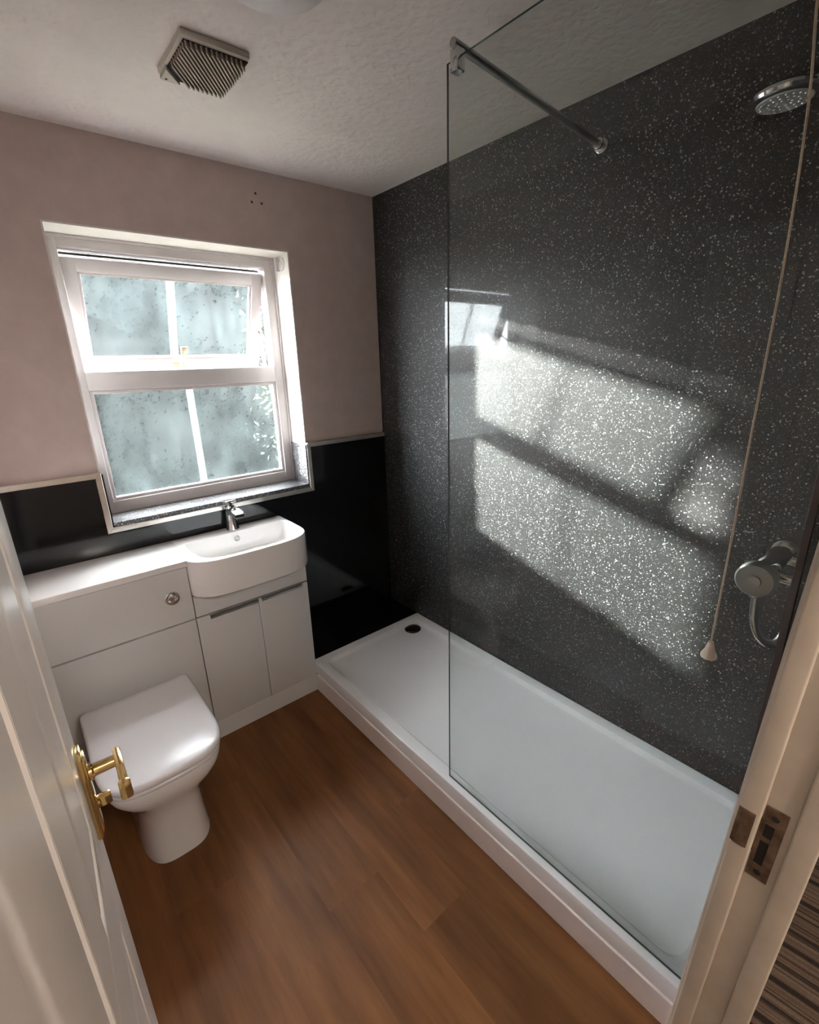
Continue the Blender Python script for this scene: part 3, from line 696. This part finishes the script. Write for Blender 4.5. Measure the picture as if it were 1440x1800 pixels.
MB().box(TX-0.10, TX+0.10, -0.350, -0.325, 0.3875, 0.412, bev=0.004).build('hinge_block', M['seat'], to)
for s_ in (-1, 1):
    MB().lathe([(0.0, 0.0), (0.009, 0.0), (0.008, 0.004), (0.0, 0.006)], (TX+s_*0.102, -0.60, 0.22), (s_, 0, 0), 14).build('fixing_cap', M['chrome'], to)

# ------------------------------------------------------------------ shower tray
TY0, TY1 = -2.066, -0.2605
tr_ = thing('shower_tray', 'long low white shower tray with raised rim', 'shower tray', (W_/2, (TY0+TY1)/2, 0))
def rrect(x0, x1, y0, y1, r, z, n=6):
    o_ = []
    for cx_, cy__, a0 in ((x1-r, y1-r, 0), (x0+r, y1-r, 90), (x0+r, y0+r, 180), (x1-r, y0+r, 270)):
        for i in range(n+1):
            a = R_(a0+90*i/n); o_.append((cx_+r*math.cos(a), cy__+r*math.sin(a), z))
    return o_
X0, X1 = W_+0.001, -0.001
tb = MB().loft([rrect(X0+0.004, X1, TY0, TY1, 0.004, 0.0945), rrect(X0, X1, TY0, TY1, 0.006, 0.098), rrect(X0, X1, TY0, TY1, 0.008, 0.1505), rrect(X0+0.001, X1-0.001, TY0+0.001, TY1-0.001, 0.008, 0.1530), rrect(X0+0.003, X1-0.003, TY0+0.003, TY1-0.003, 0.008, 0.1540),
    rrect(X0+0.046, X1-0.040, TY0+0.042, TY1-0.040, 0.045, 0.1535), rrect(X0+0.052, X1-0.046, TY0+0.048, TY1-0.046, 0.045, 0.151), rrect(X0+0.066, X1-0.060, TY0+0.060, TY1-0.058, 0.05, 0.133), rrect(X0+0.085, X1-0.078, TY0+0.078, TY1-0.075, 0.05, 0.127), rrect(X0+0.25, X1-0.25, TY0+0.6, TY1-0.4, 0.05, 0.122)])
tb.build('tray_body', M['acrylic'], tr_, smooth=22)
MB().box(X0-0.0045, X0+0.012, TY0, -0.2985, 0.0, 0.0940, bev=0.0012, seg=1).build('riser_panel', M['riser'], tr_, smooth=0)
MB().box(X0+0.019, X1-0.02, TY0+0.01, TY1-0.01, 0.0, 0.094).build('support_base', M['cab_dark'], tr_, smooth=0)
MB().lathe([(0.0, 0.0), (0.047, 0.0), (0.047, 0.004), (0.044, 0.0065), (0.030, 0.0085), (0.0, 0.009)], (-0.112, -0.350, 0.128), n=40).build('drain_cover', M['drain'], tr_)

# ------------------------------------------------------------------ shower screen
GX, GY0, GY1, GZ0, GZ1 = -0.6858, -2.067, -1.2304, 0.1545, 2.252
ss = thing('shower_screen', 'clear frameless glass shower screen on the tray edge', 'shower screen', (GX, (GY0+GY1)/2, GZ0))
gl = MB().box(GX-0.003, GX+0.003, GY0+0.001, GY1, GZ0+0.0005, GZ1)
for f in gl.bm.faces: f.material_index = 0 if abs(f.normal.x) > 0.5 else 1
gl.build('glass_sheet', [M['glass'], M['glass_edge']], ss, smooth=0)
MB().box(GX-0.010, GX-0.0035, GY0+0.0005, GY0+0.012, GZ0, GZ1, bev=0.001, seg=1).box(GX+0.0035, GX+0.010, GY0+0.0005, GY0+0.012, GZ0, GZ1, bev=0.001, seg=1).build('wall_channel', M['bronze'], ss, smooth=0)
bar_a, bar_b = Vector((GX-0.004, -1.262, 2.275)), Vector((-0.004, -1.236, 2.236))
bd_ = (bar_b-bar_a).normalized()
ba = MB().tube([bar_a-bd_*0.012, bar_b-bd_*0.012], 0.0095, 20).build('support_bar', M['satin'], ss)
cl = MB().box(GX-0.013, GX+0.013, -1.274, -1.250, 2.224, 2.268, bev=0.003)
cl.build('glass_clamp', M['chrome'], ba)
q_ = bar_b
fz = MB()
for d0, d1, r_ in ((0.0, 0.006, 0.021), (0.022, 0.030, 0.0165), (0.0, 0.034, 0.0125)):
    fz.lathe([(0.0, 0.0), (r_*0.9, 0.0), (r_, (d1-d0)*0.2), (r_, (d1-d0)*0.8), (r_*0.9, d1-d0), (0.0, d1-d0)], q_-bd_*d0, -bd_, 24)
fz.build('wall_flange', M['chrome'], ba)

# ------------------------------------------------------------------ shower fittings
vl = thing('shower_set', 'chrome bar shower with round head, riser rail and ribbed hose', 'shower', (-0.31, -1.98, 1.105))
VY, VZ = -1.952, 1.110
MB().lathe([(0.0, 0.0), (0.024, 0.0), (0.026, 0.004), (0.026, 0.20), (0.024, 0.205), (0.0, 0.205)], (-0.400, VY, VZ), (1, 0, 0), 28).build('valve_body', M['chrome'], vl)
kn = MB().lathe([(0.0, 0.0), (0.036, 0.0), (0.040, 0.006), (0.040, 0.030), (0.036, 0.036), (0.014, 0.037), (0.013, 0.0415), (0.0, 0.0425)], (-0.405, VY, VZ), (-1, 0, 0), 32).build('valve_knob', M['satin'], vl)
MB().lathe([(0.0, 0.0), (0.030, 0.0), (0.030, 0.035), (0.026, 0.04), (0.0, 0.04)], (-0.195, VY, VZ), (1, 0, 0), 28).build('valve_knob', M['chrome'], vl)
for xx in (-0.36, -0.235):
    MB().lathe([(0.0, 0.0), (0.026, 0.0), (0.026, 0.006), (0.014, 0.012), (0.014, 0.10), (0.0, 0.10)], (xx, -2.068, VZ-0.012), (0, 1, 0.08), 20).build('inlet_pipe', M['chrome'], vl)
hp_ = spline([(-0.392, VY, VZ-0.024), (-0.396, VY-0.002, VZ-0.07), (-0.400, VY-0.008, VZ-0.115), (-0.396, VY-0.022, VZ-0.152), (-0.375, VY-0.040, VZ-0.172), (-0.340, -2.006, VZ-0.165), (-0.305, -2.010, VZ-0.10), (-0.290, -2.008, VZ+0.2), (-0.287, -2.000, 1.70), (-0.285, -1.985, 2.085)], 12)
rad = []
MB_h = MB(); fine = []
for i in range(len(hp_)-1):
    seg_l = (hp_[i+1]-hp_[i]).length; k = max(1, int(seg_l/0.0022))
    for j in range(k): fine.append(hp_[i].lerp(hp_[i+1], j/k))
fine.append(hp_[-1])
MB_h.tube(fine, 0.008, 10, [0.0102 if i % 2 else 0.0086 for i in range(len(fine))]).build('shower_hose', M['chrome'], vl, smooth=60)
MB().tube([(-0.285, -1.975, 1.50), (-0.285, -1.975, 2.20)], 0.010, 16).build('rail_tube', M['chrome'], vl)
for zz in (1.52, 2.18):
    MB().lathe([(0.0, 0.0), (0.018, 0.0), (0.018, 0.006), (0.011, 0.010), (0.011, 0.091), (0.0, 0.091)], (-0.285, -2.0682, zz), (0, 1, 0), 16).build('rail_bracket', M['chrome'], vl)
hax = Vector((0.0, 0.02, 1.0))
sh = MB().lathe([(0.0, -0.010), (0.050, -0.010), (0.058, -0.006), (0.060, 0.0), (0.058, 0.006), (0.045, 0.012), (0.022, 0.017), (0.0, 0.018)], (-0.285, -1.802, 2.096), hax, 40).build('shower_head', M['chrome'], vl)
MB().lathe([(0.0, -0.0125), (0.047, -0.0125), (0.049, -0.010), (0.0, -0.009)], (-0.285, -1.802, 2.096), hax, 40).build('spray_plate', M['acrylic'], sh, label='pale grey spray face')
nz = MB()
for rr_, nn in ((0.014, 8), (0.027, 14), (0.040, 20)):
    for k in range(nn):
        a = 2*math.pi*k/nn; c_ = Vector((-0.285, -1.802, 2.096)) + Vector((rr_*math.cos(a), rr_*math.sin(a), -0.02*rr_*math.sin(a)-0.0122))
        nz.lathe([(0.0, 0.0), (0.0022, 0.0), (0.0015, 0.002), (0.0, 0.002)], c_, -hax, 6)
nz.build('spray_nozzles', M['satin'], sh, kind='stuff')
MB().tube(spline([(-0.285, -1.845, 2.100), (-0.285, -1.89, 2.104), (-0.285, -1.94, 2.098), (-0.285, -1.985, 2.088)], 5), 0.013, 16, None).build('head_handle', M['chrome'], sh)
MB().tube([(-0.285, -1.955, 2.094), (-0.285, -1.992, 2.086)], 0.019, 16).build('rail_clamp', M['chrome'], sh)

# ------------------------------------------------------------------ pull cord
pc = thing('pull_cord', 'cream ceiling pull cord with small cone toggle', 'pull cord', (-0.8, -1.965, H))
MB().lathe([(0.0, 0.0), (0.040, 0.0), (0.040, -0.02), (0.030, -0.03), (0.0, -0.032)], (-0.8, -1.963, H), n=28).build('switch_body', M['cream'], pc)
MB().tube(spline([(-0.8, -1.963, H-0.03), (-0.8, -1.965, 2.10), (-0.8, -1.969, 2.0), (-0.8, -1.980, 1.89), (-0.8, -1.986, 1.72), (-0.8, -1.986, 1.50), (-0.8, -1.986, 1.30), (-0.8, -1.985, 1.125)], 8), 0.0016, 8).build('cord', M['cord'], pc)
MB().lathe([(0.0, 0.0), (0.004, 0.0), (0.005, -0.004), (0.008, -0.016), (0.0125, -0.026), (0.0125, -0.030), (0.0, -0.031)], (-0.8, -1.985, 1.128), n=20).build('toggle', M['cream'], pc)

# ------------------------------------------------------------------ extractor fan on the ceiling
fx0, fx1, fy0, fy1 = -1.120, -0.945, -0.752, -0.540
ef = thing('extractor_fan', 'aged cream ceiling extractor fan with diagonal brown slats', 'fan', ((fx0+fx1)/2, (fy0+fy1)/2, H))
eb = MB(); fz0 = H-0.020
eb.prism([(fx0, fy0), (fx1, fy0), (fx1, fy1), (fx0, fy1)], fz0+0.004, H, 'z', bev=0.003, seg=2)
eb.build('housing', M['fan_body'], ef)
gx0, gx1, gy0, gy1 = fx0+0.010, fx1-0.001, fy0+0.014, fy1-0.001
MB().box(gx0, gx1, gy0, gy1, fz0+0.001, fz0+0.0042).build('grille_back', M['fan_in'], ef, smooth=0)
# corner blank plate (window/left corner)
MB().prism([(gx0-0.006, gy1), (gx0-0.006, gy1-0.060), (gx0+0.046, gy1)], fz0-0.008, fz0+0.004, 'z', bev=0.001, seg=1).build('corner_plate', M['fan_body'], ef, smooth=0)
MB().lathe([(0.0, 0.0), (0.0035, 0.0), (0.003, 0.001), (0.0, 0.001)], (gx0+0.006, gy1-0.012, fz0-0.008), (0, 0, -1), 10).build('corner_screw', M['fan_in'], ef)
# diagonal slats: lines  u = (x-gx0) + k*(y-gy0)... clipped to the grille rectangle
def clip_line(c, dirv, nrm):
    o_ = Vector(((gx0+gx1)/2, (gy0+gy1)/2)) + nrm*c; tmin, tmax = -9, 9
    for ax_, lo_, hi_ in ((0, gx0, gx1), (1, gy0, gy1)):
        if abs(dirv[ax_]) < 1e-9: continue
        t0, t1 = (lo_-o_[ax_])/dirv[ax_], (hi_-o_[ax_])/dirv[ax_]
        if t0 > t1: t0, t1 = t1, t0
        tmin, tmax = max(tmin, t0), min(tmax, t1)
    return (o_+dirv*tmin, o_+dirv*tmax) if tmax-tmin > 0.012 else None
dv = Vector((0.62, 0.78)).normalized(); nv_ = Vector((-dv.y, dv.x))
k = -16
while k <= 16:
    c = k*0.0100
    sgm = clip_line(c, dv, nv_)
    if sgm:
        A, B = sgm
        mid = (A+B)/2
        if not ((mid.x-gx0) < 0.030 and (gy1-mid.y) < 0.040):
            h2 = 0.0023
            P_ = [A+nv_*h2, B+nv_*h2, B-nv_*h2, A-nv_*h2]
            MB().loft([[(q.x, q.y, fz0+0.002) for q in P_], [(q.x, q.y, fz0-0.010) for q in [A+nv_*0.0019+dv*0.002, B+nv_*0.0019-dv*0.002, B-nv_*0.0019-dv*0.002, A-nv_*0.0019+dv*0.002]]]).build('slat', M['fan_slat'], ef, smooth=0)
    k += 1

# ------------------------------------------------------------------ ceiling lamp
LX, LY = -1.030, -1.075
cl_ = thing('ceiling_lamp', 'round opal flush ceiling lamp cut by the top of the view', 'lamp', (LX, LY, H))
MB().lathe([(0.0, 0.0), (0.130, 0.0), (0.132, -0.006), (0.126, -0.016), (0.118, -0.018), (0.0, -0.018)], (LX, LY, H), n=56).build('lamp_base', M['pvc'], cl_)
MB().lathe([(0.0, -0.016), (0.117, -0.016), (0.116, -0.028), (0.106, -0.036), (0.080, -0.045), (0.045, -0.050), (0.0, -0.052)], (LX, LY, H), n=56).build('diffuser', M['opal'], cl_)

# ------------------------------------------------------------------ outside the window
gd = MB().box(-9, 9, 0.24, 14, -0.7, -0.5).build('ground', M['ground'], kind='structure', smooth=0); tag(gd, 'garden ground outside the window', 'ground', 'structure')
ow = MB().box(-4, XL-0.1, 0.15, 0.24, -0.6, 2.8).box(0.12, 4, 0.15, 0.24, -0.6, 2.8).build('wall_outer', M['brick'], kind='structure', smooth=0); tag(ow, 'outer house wall seen only from outside', 'wall', 'structure')
fn = thing('garden_fence', 'grey board fence beyond the misted window', 'fence', (0, 4.6, -0.5))
for i in range(62):
    MB().box(-8.8+i*0.21, -8.8+i*0.21+0.215, 4.6+0.012*(i % 2), 4.6115+0.012*(i % 2), -0.5, 1.85).build('board', M['fence'], fn, smooth=0)
MB().box(-8.8, 4.22, 4.625, 4.68, 1.4, 1.48).box(-8.8, 4.22, 4.625, 4.68, 0.0, 0.08).build('fence_rail', M['fence'], fn, smooth=0)
def shrub(x_, y_, base, r, hgt, seed, label, leaves):
    rnd = random.Random(seed)
    t_ = thing('garden_shrub', label, 'shrub', (x_, y_, base))
    br = MB(); tips = []
    for k in range(13):
        a = rnd.uniform(0, 6.28); sp_ = rnd.uniform(0.25, 1.0)*r
        p0 = Vector((x_+rnd.uniform(-.05, .05), y_+rnd.uniform(-.05, .05), base)); p3 = Vector((x_+sp_*math.cos(a), y_+sp_*math.sin(a), base+hgt*rnd.uniform(0.65, 1.0)))
        pth = spline([p0, p0.lerp(p3, 0.35)+Vector((0, 0, 0.12*hgt)), p0.lerp(p3, 0.7)+Vector((rnd.uniform(-.08, .08), rnd.uniform(-.08, .08), 0.08*hgt)), p3], 4)
        br.tube(pth, 0.01, 5, [0.016*(1-0.85*i/len(pth)) for i in range(len(pth))]); tips += pth[3:]
    br.build('branches', M['bark'], t_)
    lm = MB(); bm = lm.bm
    for k in range(leaves):
        c_ = rnd.choice(tips) + Vector((rnd.gauss(0, .10), rnd.gauss(0, .10), rnd.gauss(0, .10)))
        d = Vector((rnd.gauss(0, 1), rnd.gauss(0, 1), rnd.gauss(0, 1))).normalized(); s_ = d.orthogonal().normalized(); l_ = rnd.uniform(.03, .06)
        n_ = d.cross(s_)*0.004
        q = [bm.verts.new(c_), bm.verts.new(c_+d*l_*.5+s_*l_*.25+n_), bm.verts.new(c_+d*l_), bm.verts.new(c_+d*l_*.5-s_*l_*.25+n_)]
        bm.faces.new(q)
    lm.build('leaves', M['leaf'], t_, kind='stuff', smooth=0)
shrub(0.30, 1.75, -0.5, 0.42, 2.9, 3, 'leafy shrub showing through the open sash gap', 1300)
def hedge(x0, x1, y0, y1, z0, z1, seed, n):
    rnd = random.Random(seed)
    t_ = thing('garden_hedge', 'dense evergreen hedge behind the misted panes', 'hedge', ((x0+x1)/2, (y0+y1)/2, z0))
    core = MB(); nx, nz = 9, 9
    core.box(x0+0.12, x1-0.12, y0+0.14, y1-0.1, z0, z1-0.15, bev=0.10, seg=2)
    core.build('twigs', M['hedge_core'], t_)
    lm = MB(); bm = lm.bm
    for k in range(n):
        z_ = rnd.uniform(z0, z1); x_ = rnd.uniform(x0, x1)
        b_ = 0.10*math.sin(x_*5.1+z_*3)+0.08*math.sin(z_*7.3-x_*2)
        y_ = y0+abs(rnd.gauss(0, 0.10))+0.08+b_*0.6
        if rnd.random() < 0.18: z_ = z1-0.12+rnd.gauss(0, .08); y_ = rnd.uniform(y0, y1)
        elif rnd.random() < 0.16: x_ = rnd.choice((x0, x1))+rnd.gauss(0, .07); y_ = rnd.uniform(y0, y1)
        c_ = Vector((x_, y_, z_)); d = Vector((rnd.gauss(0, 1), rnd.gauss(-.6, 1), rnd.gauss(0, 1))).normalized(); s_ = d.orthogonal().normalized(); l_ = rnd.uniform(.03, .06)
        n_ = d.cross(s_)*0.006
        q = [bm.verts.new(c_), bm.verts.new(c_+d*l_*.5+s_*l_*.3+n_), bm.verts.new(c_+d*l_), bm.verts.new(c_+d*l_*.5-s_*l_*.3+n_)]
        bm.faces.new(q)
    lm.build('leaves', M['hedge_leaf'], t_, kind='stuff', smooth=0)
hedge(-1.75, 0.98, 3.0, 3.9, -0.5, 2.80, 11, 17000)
